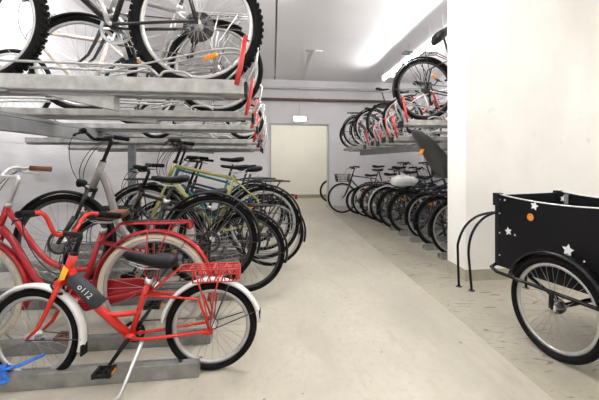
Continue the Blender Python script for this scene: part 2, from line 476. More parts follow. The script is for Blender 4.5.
    for s, r1, r2 in ((1, rr, cr2), (-1, rr, cr2)):
        n = Vector((-d.z, 0, d.x)).normalized() * s
        if s < 0 and g('derail', True):
            j = rear + Vector((.05, -.05, -.16)); pts2 = [bb + n * rr + Vector((0, -.05, 0)), j, j + Vector((-.02, 0, .01)), rear + Vector((.035, -.05, -.07)), rear + Vector((.04, -.05, -.01))]
        else: pts2 = [bb + n * r1 + Vector((0, -.05, 0)), rear + n * r2 + Vector((0, -.05, 0))]
        mb.tube(pts2, .0042, 5)
    mb.build('chain', brass, root)
    if not g('guard'):
        mb = MB()
        for i, q2 in enumerate((.055, .048, .04, .032, .026) if g('derail', True) else (.032,)):
            q2 *= g('cass', 1.)
            mb.lathe([(q2, -.030 - i * .005), (q2, -.033 - i * .005), (.012, -.033 - i * .005), (.012, -.030 - i * .005)], rear, 20)
        mb.build('sprocket', steeld, root)
    if g('derail', True):
        mb = MB()
        mb.tube([rear + Vector((.01, -.065, -.02)), rear + Vector((.03, -.075, -.06)), rear + Vector((.035, -.065, -.08))], .012, 7)
        mb.box(rear + Vector((.04, -.056, -.125)), (.022, .006, .10), Matrix.Rotation(-.2, 3, 'Y'))
        for dz, dx in ((-.075, .03), (-.165, .055)): mb.lathe([(.022, -.004), (.022, .004), (0, .004), (0, -.004)], rear + Vector((dx, -.052, dz)), 12)
        mb.build('rear_derailleur', blackp, root)
    if g('guard'):
        mb = MB(); n = Vector((-d.z, 0, d.x)).normalized()
        a1 = bb + Vector((rr * .9, 0, 0)); poly = [bb + n * (rr + .012), bb + Vector((rr + .012, 0, 0)), bb - n * (rr + .01), rear - n * .045 , rear + Vector((-.045, 0, 0)), rear + n * .045]
        mb.prism([(p.x, p.z) for p in poly], -.066, -.045)
        mb.build('chain_guard', g('guard'), root, bevel=.006)
    if fend:
        rf = fender('rear_fender', root, rear, R, R_(8), R_(g('rf_end', 196)), fend, None, g('fw', .028))
        ff = fender('front_fender', root, front, R, R_(g('ff0', 42)), R_(g('ff1', 196)), fend, sx, g('fw', .028))
        if g('flap'):
            a = R_(g('rf_end', 196) - 8); ro = R + .02
            MB().box(rear + Vector((math.cos(a) * ro, 0, math.sin(a) * ro)), (.012, .05, .05)).build('mud_flap', blackp, rf, bevel=.004)
            a = R_(188)
            MB().box(front + Vector((math.cos(a) * ro, 0, math.sin(a) * ro - .03)), (.012, .05, .06)).build('mud_flap', blackp, ff, bevel=.004, xf=sx)
        a = R_(158); ro = R + .03
        if g('tail', False):
            c = rear + Vector((math.cos(a) * ro, 0, math.sin(a) * ro))
            MB().box(c + Vector((-.012, 0, .0)), (.03, .045, .05), Matrix.Rotation(.4, 3, 'Y')).build('tail_light', g('tail_m', redref), rf, bevel=.006)
    if g('brakes', True) and not g('disc'):
        mb = MB(); c = crown + Vector((.02, 0, -.01))
        for s in (-1, 1): mb.tube([c + Vector((.012, s * .01, .03)), c + Vector((.015, s * .045, .0)), c + Vector((0, s * .03, -.045))], .006, 6); mb.box(c + Vector((-.005, s * .02, -.05)), (.045, .012, .012))
        mb.build('front_brake', g('brakem', blackp), root, xf=sx)
    if g('rack'):
        rm = g('rack'); mb = MB(); z = 2 * R + g('rack_z', .055); x0, x1 = g('rack_x', (-.24, .14)); hw = .06
        mb.tube([(x1, -hw * .6, z), (x1 - .02, -hw, z), (x0, -hw, z), (x0 - .01, -hw * .5, z), (x0 - .01, hw * .5, z), (x0, hw, z), (x1 - .02, hw, z), (x1, hw * .6, z)], .005, 6, closed=True)
        for i in range(1, 5):
            x = x0 + (x1 - x0) * i / 5; mb.tube([(x, -hw, z), (x, hw, z)], .004, 5)
        for yy in (-.02, .02): mb.tube([(x0, yy, z), (x1, yy, z)], .0035, 5)
        for s in (-1, 1):
            mb.tube([(x0 + .08, s * hw, z), (-.02, s * .075, R + .18), (0, s * .07, R)], .0045, 6)
            mb.tube([(x0 + .22, s * hw, z), (.03, s * .075, R + .18), (0, s * .07, R)], .0045, 6)
            mb.tube([(x1, s * .03, z), tuple(top + Vector((-.02, s * .02, 0)))], .0045, 6)
        if g('rack_side'):
            for s in (-1, 1):
                mb.tube([(x0, s * (hw + .004), z - .065), (x1 - .08, s * (hw + .004), z - .065)], .004, 5)
                for i in range(13):
                    x = x0 + (x1 - .08 - x0) * i / 12; mb.tube([(x, s * (hw + .002), z), (x + (.02 if i % 2 else -.02) * (0 < i < 12), s * (hw + .004), z - .065)], .003, 5)
            for i in range(5): mb.tube([(x0 - .008, -.05 + i * .025, z), (x0 - .004, -.05 + i * .025, z - .065)], .003, 5)
            mb.box((x0 - .012, 0, z - .03), (.01, .07, .07))
        rk = mb.build('luggage_rack', rm, root)
        if g('rack_light'):
            MB().box((x0 - .025, 0, z - .02), (.025, .09, .05)).build('tail_light', redref, rk, bevel=.006)
        if g('spring', True):
            MB().tube([(x0 + .05, -.025, z + .008), (x0 + .2, -.03, z + .016), (x1 - .03, -.02, z + .008), (x1 - .03, .02, z + .008), (x0 + .2, .03, z + .016), (x0 + .05, .025, z + .008)], .0035, 5).build('spring_clip', steeld, rk)
    if g('light'):
        c = crown + Vector((.07, 0, .05))
        mb = MB(); mb.ring_loft([[(c.x + dx, c.y + r * math.cos(a), c.z + r * math.sin(a)) for a in [2 * PI * j / 14 for j in range(14)]] for dx, r in ((-.035, .012), (-.02, .024), (.02, .032), (.024, .03))])
        mb.tube([crown + Vector((.01, 0, .0)), c + Vector((-.01, 0, -.02))], .006, 6)
        hl = mb.build('head_light', g('light'), root, xf=sx)
        mb = MB(); mb.ring_loft([[(c.x + dx, c.y + r * math.cos(a), c.z + r * math.sin(a)) for a in [2 * PI * j / 14 for j in range(14)]] for dx, r in ((.022, .027), (.028, .02))])
        mb.build('lens', mat('lens', (.6, .6, .6), .1), hl, xf=sx)
    if g('front_rack'):
        mb = MB(); z = 2 * R + .06
        mb.tube([(wb - .15, -.07, z), (wb + .16, -.07, z), (wb + .16, .07, z), (wb - .15, .07, z)], .006, 6, closed=True)
        for yy in (-.035, 0, .035): mb.tube([(wb - .15, yy, z), (wb + .16, yy, z)], .004, 5)
        for s in (-1, 1): mb.tube([(wb + .05, s * .07, z), (wb, s * .07, R)], .005, 6)
        mb.build('front_rack', blackp, root, xf=sx)
    if g('basket'):
        mb = MB(); z0 = bar_h - .30; z1 = bar_h - .13; x0 = clamp.x + .10; x1 = x0 + .26
        def rc(z, e): return [(x0 - e, -.15 - e, z), (x1 + e, -.15 - e, z), (x1 + e, .15 + e, z), (x0 - e, .15 + e, z)]
        for i in range(5):
            t = i / 4; mb.tube(rc(z0 + (z1 - z0) * t, .03 * t), .0035 if i < 4 else .006, 5, closed=True)
        lo, hi = rc(z0, 0), rc(z1, .03)
        for i in range(4):
            for j in range(9):
                t = j / 9; p = Vector(lo[i]).lerp(Vector(lo[(i + 1) % 4]), t); q2 = Vector(hi[i]).lerp(Vector(hi[(i + 1) % 4]), t); mb.tube([p, q2], .0028, 4)
        for j in range(7): mb.tube([(x0 + .26 * j / 6, -.15, z0), (x0 + .26 * j / 6, .15, z0)], .0028, 4)
        mb.build('front_basket', g('basket'), root, xf=sx)
    if g('kick') is not None:
        kx, kz = g('kick')
        mb = MB(); k0 = bb + Vector((-.07, .03, -.01)); mb.tube([k0, k0 + Vector((-.0, .03, -.02)), Vector((kx, .20, kz + .02)), Vector((kx + .03, .215, kz))], [.013, .012, .0085, .010], 8)
        mb.build('kick_stand', alu, root)
    if g('child_seat'):
        cs = g('child_seat')
        rings = []
        def arc(cx, cz, w, dep, tx):
            return [(cx + dep * (1 - math.cos(a)) * tx[0], w * math.sin(a), cz + dep * (1 - math.cos(a)) * tx[1]) for a in [R_(-100 + 200 * j / 12) for j in range(13)]]
        z = 2 * R + .25
        secs = [(-.56, z + .58, .07, .03), (-.555, z + .55, .13, .06), (-.49, z + .42, .16, .12), (-.40, z + .26, .17, .16), (-.30, z + .11, .175, .16), (-.22, z + .02, .175, .08)]
        out = [arc(x, zz, w, dd, (1, .15)) for x, zz, w, dd in secs]
        inn = [[(p[0] + .015, p[1] * .92, p[2]) for p in reversed(r)] for r in out]
        mb = MB().ring_loft([o + i for o, i in zip(out, inn)])
        mb.box((-.06, 0, z + .03), (.36, .26, .03)); mb.box((-.08, .15, z + .1), (.36, .02, .14)); mb.box((-.08, -.15, z + .1), (.36, .02, .14))
        s0 = mb.build('child_seat', cs, root)
        for s in (-1, 1):
            mb = MB(); mb.tube([(.10, s * .14, z + .04), (.16, s * .16, z - .2), (.15, s * .17, z - .36)], [.04, .035, .03], 8, flat=.4); mb.box((.19, s * .17, z - .37), (.14, .07, .02)); mb.build('foot_rest', cs, s0)
        mb = MB()
        for s in (-1, 1): mb.tube([(-.42, s * .05, z + .42), (-.31, s * .05, z + .26), (-.18, s * .03, z + .1)], .012, 6, flat=.3)
        mb.build('harness', redpl, s0)
        MB().box((-.475, -.06, z + .33), (.012, .10, .07), Matrix.Rotation(.45, 3, 'Y')).build('rear_reflector', orange, s0, bevel=.004)
        mb = MB(); mb.tube([(-.1, -.04, z), (.2, -.03, z - .02), tuple(sc)], .008, 6); mb.tube([(-.1, .04, z), (.2, .03, z - .02), tuple(sc)], .008, 6); mb.build('bracket', steeld, s0)
    if g('bell'):
        c = pts(1)[2] + Vector((0, .0, .03)); MB().ball(c, .024, 10, (1, 1, .7)).build('bell', chrome, hbar, xf=sx)
    if g('bottle'):
        pass
    root['info'] = 0; del root['info']
    return root, dict(sx=sx, hb=hb, ht=ht, bb=bb, sc=sc, crown=crown, clamp=clamp, hbar=hbar, frame=fr, sp=sp, saddle=sd)

red = paint('warm_red', (.52, .018, .010)); dred = paint('deep_red', (.33, .007, .012))
grey = paint('silver_grey', (.25, .24, .225)); olive = paint('olive', (.27, .26, .085)); black = paint('black', (.006, .006, .007))
teal = paint('teal', (.02, .15, .14)); navy = paint('navy', (.02, .03, .09)); wine = paint('wine', (.16, .015, .02)); dgreen = paint('dark_green', (.02, .06, .035)); silver = paint('silver', (.5, .5, .5)); bluep = paint('blue', (.03, .12, .35)); orangep = paint('orange', (.6, .17, .03)); whitep = paint('white', (.7, .7, .68))
rim_dark = mat('dark_rim', (.05, .05, .05), .4, .6); rim_silver = mat('silver_rim', (.46, .46, .44), .35, .6); rim_white = mat('white_rim', (.75, .75, .73), .4)

# --- left lower rack
cb, ci = bike('small red-orange kids bike with white mudguards and black lock pouch, nearest on the left', (-.34, 2.15, .0), 180, 0, R_(-1.5), name='kids_bicycle',
    R=.25, tw=.021, wb=.915, style='child', frame=red, rim=rim_silver, fend=white, fw=.03, flap=True, tail=False, seat_h=.635, bar_h=.785, bar_w=.28, sweep=.07, rise=.10, bar_paint=red, barm=blackp, lever=blackp,
    steer=-9, bar_steer=-20, derail=False, ring=.06, crank=.14, crank_a=-55, cs=.43, bbz=.22, stl=.30, htl=.13, tr=.0155, rack=redpl, rack_side=True, rack_z=.085, rack_x=(-.14, .17), kick=(.41, 0), guard=None, sad_l=.275, sad_w=.15, sad_t=.075, spokes=28, refl=0, rf_end=176, crankm=blackp, stem_fwd=.13, spring=False, tilt=.04)
# lock pouch with digits on the down tube
hb, bb = ci['hb'], ci['bb']
a = hb + Vector((-.0, 0, .02)); dvec = (bb - a); dn = dvec.normalized(); nrm = Vector((-dn.z, 0, dn.x))
if nrm.z < 0: nrm = -nrm
def pouch_ring(t, w, h): 
    c = a + dvec * t + nrm * .012
    return [c + nrm * (h * math.cos(2 * PI * j / 12)) + Vector((0, 1, 0)) * (w * math.sin(2 * PI * j / 12)) for j in range(12)]
pouch = MB().ring_loft([pouch_ring(.06, .026, .026), pouch_ring(.08, .034, .038), pouch_ring(.30, .036, .040), pouch_ring(.50, .034, .038), pouch_ring(.52, .026, .026)]).build('lock_pouch', mat('pouch_fabric', (.03, .035, .04), .8), cb)
def text_mesh(txt, size):
    cu = bpy.data.curves.new('digits', 'FONT'); cu.body = txt; cu.size = size; cu.extrude = .0008; cu.align_x = 'CENTER'; cu.align_y = 'CENTER'
    to = bpy.data.objects.new('digits', cu); COL.objects.link(to)
    dg = bpy.context.evaluated_depsgraph_get(); me = bpy.data.meshes.new_from_object(to.evaluated_get(dg))
    bpy.data.objects.remove(to); return me
me = text_mesh('o112', .044); me.materials.append(white)
dg_o = bpy.data.objects.new('digits', me); COL.objects.link(dg_o); dg_o.parent = pouch
# text reads along the tube from head to crank, facing rider's left (+y)
c = a + dvec * .29 + nrm * .024
Mx = Matrix((( dn.x, nrm.x, 0, c.x), (0, 0, 1, .0355), (dn.z, nrm.z, 0, c.z), (0, 0, 0, 1)))
if Matrix(((dn.x, nrm.x, 0), (0, 0, 1), (dn.z, nrm.z, 0))).determinant() < 0:
    pass
dg_o.matrix_local = Mx
MB().prism([(hb.x - .0, hb.z - .02), (hb.x + .02, hb.z + .0), (hb.x - .005, hb.z + .07), (hb.x - .03, hb.z + .05)], .0225, .025).build('decal', mat('yellow_decal', (.8, .45, .03), .4), ci['frame'])

bike('deep red step-through bike with brown leather saddle and cream tyres, behind the kids bike', (-.76, 2.52, .02), 180, 0, 0,
    R=.345, tw=.02, wb=1.1, style='step', frame=dred, rim=rim_silver, tyre=cream, fend=dred, fw=.032, saddle=brown, grip=brown, seat_h=.81, bar_h=1.06, bar_w=.27, sweep=.14, rise=.06, lever=alu,
    derail=False, guard=dred, rack=dred, rack_light=True, rack_side=False, cs=.45, stl=.44, light=chrome, tr=.0175, sad_w=.19, sad_l=.27, brakem=alu, crank_a=-85, pedal=brown, steer=0, bar_steer=-12, stem_fwd=.17, crankm=alu, rack_z=.07, rack_x=(-.2, .2))
bike('silver-grey city bike with tall black stem, raised behind the deep red step-through bike', (-.47, 2.88, .232), 180, R_(1.0), 0,
    R=.345, wb=1.03, style='wave', frame=black, main=grey, rim=rim_dark, fend=blackp, seat_h=.80, stl=.36, bar_h=1.09, bar_w=.30, sweep=.08, barm=blackp, light=blackp, susp=True, fork=black, cs=.44, htl=.19, steer=-5, tr=.02, disc=True, spokes=28, stem_fwd=.11, rise=.03, ff0=20)
bike('black town bike with flat black front carrier, between the grey bike and the olive bike', (-.24, 3.24, .05), 180, 0, 0,
    R=.345, frame=black, rim=rim_dark, fend=blackp, seat_h=.86, bar_h=1.05, front_rack=True, rack=blackp, barm=blackp, steer=4)
bike('olive green diamond-frame bike with black mudguards in the left row', (-.10, 3.62, .232), 180, R_(1), 0,
    R=.35, frame=olive, fork=olive, rim=rim_silver, fend=blackp, seat_h=.88, bar_h=1.08, front_rack=True, rack=blackp, barm=blackp, stl=.53, tr=.018, bar_w=.29, htl=.18, refl=1, sad_t=.04)
bike('black bike in the left row whose rear wheel reaches furthest into the aisle', (-.02, 3.99, .06), 180, 0, 0,
    R=.35, frame=black, rim=rim_silver, fend=blackp, seat_h=1.03, bar_h=1.12, rack=blackp, rack_light=True, barm=blackp, refl=2)
bike('teal bike with black saddle, second from the far end of the left row', (-.22, 4.37, .232), 180, 0, 0,
    R=.345, frame=teal, fend=blackp, seat_h=.96, bar_h=1.08, rack=blackp, barm=blackp, steer=8)
bike('dark blue bike at the far end of the left row', (-.12, 4.75, .05), 180, 0, 0,
    R=.345, frame=navy, seat_h=1.05, bar_h=1.12, rack=blackp, barm=blackp, fend=blackp, steer=-8)

# --- left upper rack
bike('black mountain bike with knobbly tyres on the nearest upper tray, top left', (-.415, 2.17, 1.585), 180, R_(-1), 0,
    R=.36, tw=.027, wb=1.13, style='mtb', frame=black, rim=rim_silver, knob=True, seat_h=.95, bar_h=1.05, stl=.42, susp=True, refl=2, crankm=alu, spokes=32, rotor=.3, bbz=.34, cs=.45, steer=-3, crank_a=75, cass=1.6)
bike('trekking bike with silver rims on the second upper tray of the left rack', (-.42, 2.9, 1.535), 180, 0, 0,
    R=.345, wb=.95, frame=grey, fork=steeld, rim=rim_silver, fend=blackp, seat_h=1., bar_h=1.06, rack=alu, spokes=28, steer=4, stl=.52, rf_end=120)
bike('bronze-silver road bike on the third upper tray, behind the trekking bike', (-1.22, 3.65, 1.50), 180, 0, 0,
    R=.34, tr=.02, frame=paint('bronze_silver', (.4, .34, .28)), fork=black, seat_h=1.0, bar_h=1.02, stl=.54)
bike('small-wheeled black folding bike low on the upper trays near the far left end', (-.30, 4.05, 1.41), 180, 0, 0, R=.20, tw=.02, wb=.9, style='child', frame=black, seat_h=.55, bar_h=.55, bar_w=.2, sweep=.04, cs=.38, bbz=.22, stl=.2, htl=.08, ring=.06, derail=False, spokes=20)

# --- right lower row (facing the right wall)
RR = [ # x, y, label, opts
 (2.22, 4.25, 'black bike carrying a dark grey child seat, nearest of the right row', dict(frame=black, rim=rim_silver, rack=blackp, fend=blackp, child_seat=mat('seat_shell', (.035, .037, .035), .5))),
 (2.22, 4.72, 'black bike with carrier, second from the pier in the right row', dict(frame=black, fend=blackp, rack=blackp, rim=rim_dark)),
 (2.27, 5.20, 'wine red framed bike with rear carrier, third from the pier', dict(frame=wine, fend=blackp, rack=blackp, rim=rim_silver)),
 (2.16, 5.68, 'dark bike with a white plastic cover on its carrier, fourth from the pier', dict(frame=navy, fend=blackp, rack=blackp, rim=rim_dark)),
 (2.12, 6.15, 'black bike with bronze hub and chain wheel, fifth from the pier', dict(frame=black, fend=blackp, rim=rim_dark, crankm=brass)),
 (2.10, 6.62, 'bike with short silver rear mudguard, sixth from the pier', dict(frame=black, fend=silver, rim=rim_dark)),
 (2.05, 7.10, 'dark green bike, seventh from the pier', dict(frame=dgreen, fend=blackp, rim=rim_dark, rack=blackp)),
 (1.98, 7.55, 'grey bike with upright black saddle, eighth from the pier', dict(frame=grey, fend=blackp, seat_h=1.05)),
 (1.88, 7.98, 'orange-brown framed bike directly in front of the basket bike', dict(frame=orangep, R=.30, rim=rim_dark, seat_h=.85, bar_h=.95)),
]
RB = []
for x, y, lab, o in RR:
    o = dict(o); o.setdefault('seat_h', .90 + .07 * (len(RB) % 3)); o.setdefault('bar_h', 1.0 + .1 * (len(RB) % 2)); o.setdefault('bar_w', .26); o.setdefault('barm', blackp); o.setdefault('refl', 1); o.setdefault('rotor', x * 3)
    RB.append(bike(lab, (x, y, .02), 0, 0, 0, **o))
bike('black roadster with black front wire basket facing the doorway, far end of the right row', (2.66, 8.36, .0), 180, 0, R_(2),
     R=.345, wb=1.08, frame=black, rim=rim_silver, seat_h=.98, bar_h=1.02, basket=blackp, tr=.014, stl=.54, fend=None, barm=blackp, derail=False, steer=0)
bike('bike in the corridor, only a wheel showing past the right door edge', (1.66, 10.5, 0), 0, 0, 0, R=.34, frame=black, rim=rim_dark, seat_h=.95)
# saddle cover
mb = MB(); rings = []
for x, w, h in ((-.22, .02, .02), (-.21, .07, .05), (-.15, .12, .085), (-.04, .13, .10), (.08, .12, .085), (.17, .08, .06), (.215, .03, .02)):
    rings.append([(x, w * math.cos(a) * (1 + .08 * math.sin(3 * a + x * 20)), h * math.sin(a) * (1 + .1 * math.sin(2 * a + x * 30))) for a in [2 * PI * q / 16 for q in range(16)]])
mb.ring_loft(rings)
cov = mb.build('rain_cover', white)
cov.location = (2.08, 5.68, .865)
tag(cov, 'bulging white plastic cover on a rear carrier in the right row', 'cover')

# --- right upper row
RU = [
 (1.69, 3.97, 1.635, 'black bike with white tail light on the nearest upper tray of the right rack', dict(frame=black, rim=rim_dark, fend=blackp, rack=blackp, seat_h=1.0, refl=1, R=.35, tail=True, tail_m=white, sad_w=.24, sad_t=.13, tilt=.2)),
 (1.80, 4.97, 1.47, 'silver and yellow bike low behind the nearest upper right bike', dict(frame=silver, rim=rim_silver, R=.30, seat_h=.8, bar_h=.9)),
 (1.85, 5.97, 1.50, 'red bike on the middle upper trays of the right rack', dict(frame=dred, rim=rim_dark, R=.33)),
 (1.90, 6.97, 1.50, 'black bike with high saddle among the far upper trays of the right rack', dict(frame=black, fend=blackp, seat_h=1.08)),
 (1.92, 7.47, 1.48, 'bike with white rims on the far upper trays of the right rack', dict(frame=grey, rim=rim_white, R=.34, fend=blackp)),
 (1.86, 7.97, 1.50, 'dark bike with black carrier, second from the far end of the upper right rack', dict(frame=navy, rim=rim_silver, fend=blackp, rack=blackp)),
 (1.86, 8.47, 1.47, 'bike with thin black tyres at the far end of the upper right rack', dict(frame=dred, rim=rim_dark, R=.33)),
]
for x, y, z, lab, o in RU:
    o = dict(o); o.setdefault('seat_h', .84); o.setdefault('bar_h', .98); o.setdefault('barm', blackp)
    bike(lab, (x, y, z), 0, 0, 0, **o)

# ------------------------------------------------------------------ racks
def rail(name, label, x0, x1, y, z=0., group=None, hoop=True):
    """wheel channel on the floor; end facing the aisle at x0"""
    root = tag(empty(name, (x0, y, 0)), label, 'bike rack', group)
    sgn = 1 if x1 > x0 else -1; L = abs(x1 - x0)
    xa, xb = (0, sgn * L)
    prof = [(-.065, 0), (.062, 0), (.062, .055), (.050, .055), (.046, .018), (-.008, .018), (-.012, .082), (-.065, .082)]
    mb = MB().extx([(p, q + z) for p, q in prof], xa, xb)
    mb.build('channel', galvf, root, bevel=.004)
    if z > .05:
        for fx in (.12, .88):
            mb = MB(); mb.box((sgn * L * fx, -.0, z / 2), (.05, .05, z)); mb.box((sgn * L * fx, 0, .004), (.12, .12, .008)); mb.build('support_leg', galvd, root)
    for fx in (.05, .5, .93): MB().cyl((sgn * L * fx, -.038, z + .08), (sgn * L * fx, -.038, z + .088), .011, 8).build('bolt', steeld, root)
    if hoop:
        xh = sgn * L * .72; mb = MB()
        for yy in (-.035, .045):
            mb.tube(smooth_path([(xh - sgn * .25, yy, z + .03), (xh - sgn * .05, yy, z + .22), (xh + sgn * .12, yy, z + .34), (xh + sgn * .2, yy, z + .2), (xh + sgn * .2, yy, z + .03)], 5), .006, 6)
        mb.build('wheel_hoop', galvf, root)
    return root
floor_labels = ['galvanised floor rail in the left foreground with a blue tie on it', 'second galvanised floor rail from the front, under the deep red bike',
 'raised galvanised rail holding the silver-grey city bike', 'floor rail behind the silver-grey bike, fourth from the front', 'raised rail holding the olive green bike', 'sixth floor rail from the front on the left', 'raised rail holding the teal bike', 'floor rail at the far end of the left row']
for i, lab in enumerate(floor_labels):
    rail('floor_rail', lab, -.40 + (.0 if i < 2 else .1), -2.40, 2.145 + .375 * i, 0 if i % 2 == 0 and i < 2 or i % 2 else .205, hoop=i not in (0,))
right_labels = ['floor rail under the bike with the child seat', 'floor rail under the second bike from the pier', 'floor rail under the wine red bike', 'floor rail under the bike with the white cover', 'floor rail under the bike with the bronze chain wheel', 'floor rail under the bike with the silver mudguard', 'floor rail under the dark green bike in the right row', 'floor rail under the grey bike in the right row', 'floor rail under the orange-brown bike']
for i, (x, y, lab, o) in enumerate(RR):
    rail('floor_rail', right_labels[i], 2.0, 3.95, y + .0, 0., 'floor rails of the right row')

def tray(label, x0, x1, y, z, lever=True, group=None, arm=True, h=.075, hoop_m=None):
    """upper slide-out tray; aisle end at x0, z = top of the channel"""
    root = tag(empty('upper_tray', (x0, y, z)), label, 'bike rack tray', group)
    s = 1 if x1 > x0 else -1; L = abs(x1 - x0)
    prof = [(-.075, 0), (-.075, -h), (-.062, -h - .007), (.062, -h - .007), (.075, -h), (.075, 0), (.05, 0), (.036, -.03), (-.036, -.03), (-.05, 0)]
    MB().extx(prof, 0, s * L).build('channel', galv, root, bevel=.003)
    MB().extx([(-.05, -h - .022), (.05, -h - .022), (.05, -h - .008), (-.05, -h - .008)], s * .12, s * L).build('slide_rail', galvd, root)
    # side guide rods with the wheel dip
    mb = MB()
    for yy in (-.068, .068):
        mb.tube(smooth_path([(s * .28, yy, .01), (s * .33, yy, .035), (s * .42, yy, .035), (s * .45, yy, .01), (s * .50, yy, .05), (s * .62, yy, .062), (s * (L - .5), yy, .062), (s * (L - .45), yy, .01)], 4), .007, 6)
    mb.build('guide_rod', galv, root)
    mb = MB()
    for yy in (-.045, .045):
        mb.tube(smooth_path([(s * .10, yy, 0), (s * .02, yy, .10), (s * .10, yy, .18), (s * .75, yy, .02)], 6), .006, 6)
    mb.build('wheel_hoop', hoop_m or galv, root)
    if lever:
        mb = MB()
        mb.tube([(s * .04, -.085, -.03), (s * .02, -.085, .06), (-s * .01, -.085, .24)], [.012, .015, .013], 8, flat=.5)
        mb.tube([(-s * .01, -.085, .24), (-s * .01, .03, .25)], .009, 8)
        hd = mb.build('lever', redpl, root)
        mb = MB()
        mb.tube([(s * .02, .0, -.05), (-s * .06, .0, .1), (-s * .075, .0, .20), (-s * .03, .0, .25)], [.013, .014, .013, .011], 8, flat=.6)
        mb.tube([(s * .06, .03, -.02), (-s * .02, .03, .16), (-s * .05, .03, .22)], .009, 6)
        mb.build('lever_arm', alu, root)
        mb = MB(); mb.box((-s * .008, 0, -.045), (.02, .14, .075)); mb.build('end_cap', blackp, root, bevel=.004)
    if arm:
        mb = MB(); mb.prism([(s * .69, -h - .009), (s * 1.12, -h - .009), (s * .69, -h - (.10 if h > .06 else .05))], -.04, .04)
        mb.build('bracket', galv, root, bevel=.003)
    return root
ul = ['nearest upper tray on the left, with a red lever, carrying the mountain bike', 'second upper tray on the left, carrying the trekking bike', 'third upper tray on the left, under the bronze-silver road bike', 'fourth upper tray on the left, carrying the folding bike', 'fifth upper tray from the front on the left', 'sixth upper tray from the front on the left', 'seventh upper tray on the left, last but one', 'upper tray at the far end of the left rack']
UT = [(2.17, 1.625), (2.9, 1.548), (3.65, 1.52), (4.05, 1.41), (4.4, 1.49), (4.8, 1.38), (5.15, 1.48), (5.55, 1.38)]
for i, (ty, tz) in enumerate(UT):
    tray(ul[i], -.16, -2.40, ty, tz, h=.075 if i == 0 else .045)
ur = ['nearest upper tray on the right, carrying the black bike beside the pier'] + ['%s upper tray from the pier on the right' % w for w in ('second', 'third', 'fourth', 'fifth', 'sixth', 'seventh', 'eighth', 'ninth', 'tenth')]
for i, lab in enumerate(ur):
    tray(lab, 1.42 + min(i, 4) * .055, 3.95, 3.97 + .5 * i, 1.635 if i == 0 else (1.52 if i % 2 == 0 else 1.49), h=.055, lever=i < 6, hoop_m=galvd)

def rack_frame(label, xs, y0, y1, zbeam, xw):
    root = tag(empty('rack_frame', (xs[0], y0, 0)), label, 'bike rack frame')
    def rel(p): return (p[0] - xs[0], p[1] - y0, p[2])
    for x in xs:
        MB().box(rel((x, (y0 + y1) / 2, zbeam)), (.06, y1 - y0, .085)).build('beam', galvd, root, bevel=.003)
        MB().box(rel((x, (y0 + y1) / 2, zbeam + .06)), (.03, y1 - y0, .02)).build('beam_flange', galvd, root)
    y = y0 + .9
    while y < y1:
        MB().box(rel((xw, y, zbeam / 2)), (.07, .07, zbeam)).build('post', galvd, root, bevel=.003)
        y += 2.6
    return root
rack_frame('grey steel support frame under the left upper trays', (-1.60,), 1.0, 6.0, 1.40, -1.60)
rack_frame('grey steel support frame under the right upper trays', (2.1, 3.86), 3.86, 8.7, 1.37, 3.86)
# tie plate of the nearest tray to the beam
t0 = tag(empty('tray_bracket', (-1.5, 2.17, 1.43)), 'short grey upright linking the nearest upper tray to the beam', 'bracket')
MB().box((0, -.05, .05), (.045, .05, .12)).build('upright', galvd, t0, bevel=.003)
MB().box((-.1, -.05, .108), (.5, .06, .012)).build('plate', galvd, t0)

# blue tie on the nearest rail
tie_m = mat('blue_cloth', (.02, .13, .5), .7, noise=.25, scale=80)
tr_ = tag(empty('cloth_tie', (-1.36, 2.12, .09)), 'blue cloth tie knotted around the nearest floor rail', 'tie')
mb = MB()
mb.tube(smooth_path([(-.03, -.07, -.04), (-.04, -.02, .012), (-.02, .04, .0), (.0, -.04, .03), (.03, -.06, -.02), (.0, -.09, .0), (-.05, -.06, .03), (.02, -.03, .04)], 6), .014, 8, flat=.6)
mb.build('knot', tie_m, tr_)
MB().tube(smooth_path([(.0, -.05, .03), (.06, -.03, .035), (.12, .0, .05), (.17, .01, .07)], 6), [.014] * 18 + [.008], 8, flat=.5).build('tail', tie_m, tr_)
MB().tube(smooth_path([(-.02, -.06, .02), (-.08, -.07, .03), (-.14, -.05, .0)], 6), .014, 8, flat=.5).build('tail', tie_m, tr_)

# ------------------------------------------------------------------ cargo trike
HD = Vector((-.24, .97, 0)).normalized(); NR = Vector((HD.y, -HD.x, 0))
tk = tag(empty('cargo_tricycle', (1.66, 1.99, 0), (0, 0, math.atan2(HD.y, HD.x))), 'black cargo tricycle with a starred box, parked at the right by the white pier', 'cargo bike')
# local: x = forward, y = rider's left (towards the aisle), wheel centre at y=0 ; box lies at y<0
RWH = .305
def trike_wheel(yc):
    w = wheel('front_wheel', tk, (0, yc, RWH), RWH, .024, rubber, rim_silver, None, 36, False, 0, False, .1)
    sgn = 1 if yc == 0 else -1
    return w
w1 = trike_wheel(0.)
trike_wheel(-.80)
MB().lathe([(.036, -.05), (.04, -.02), (.036, .0), (.0, .0), (0, -.05)], (0, 0, RWH), 24).build('brake_drum', steeld, w1)
gl = mat('gloss_black', (.004, .004, .005), .2, noise=.1, spec=.3)
for yc in (0, -.80):
    MB().lathe([(RWH + .012, -.042), (RWH + .026, -.032), (RWH + .032, 0), (RWH + .026, .032), (RWH + .012, .042), (RWH + .016, .032), (RWH + .024, 0), (RWH + .016, -.032)], (0, yc, RWH), 32, R_(18), R_(172)).build('fender', gl, tk)
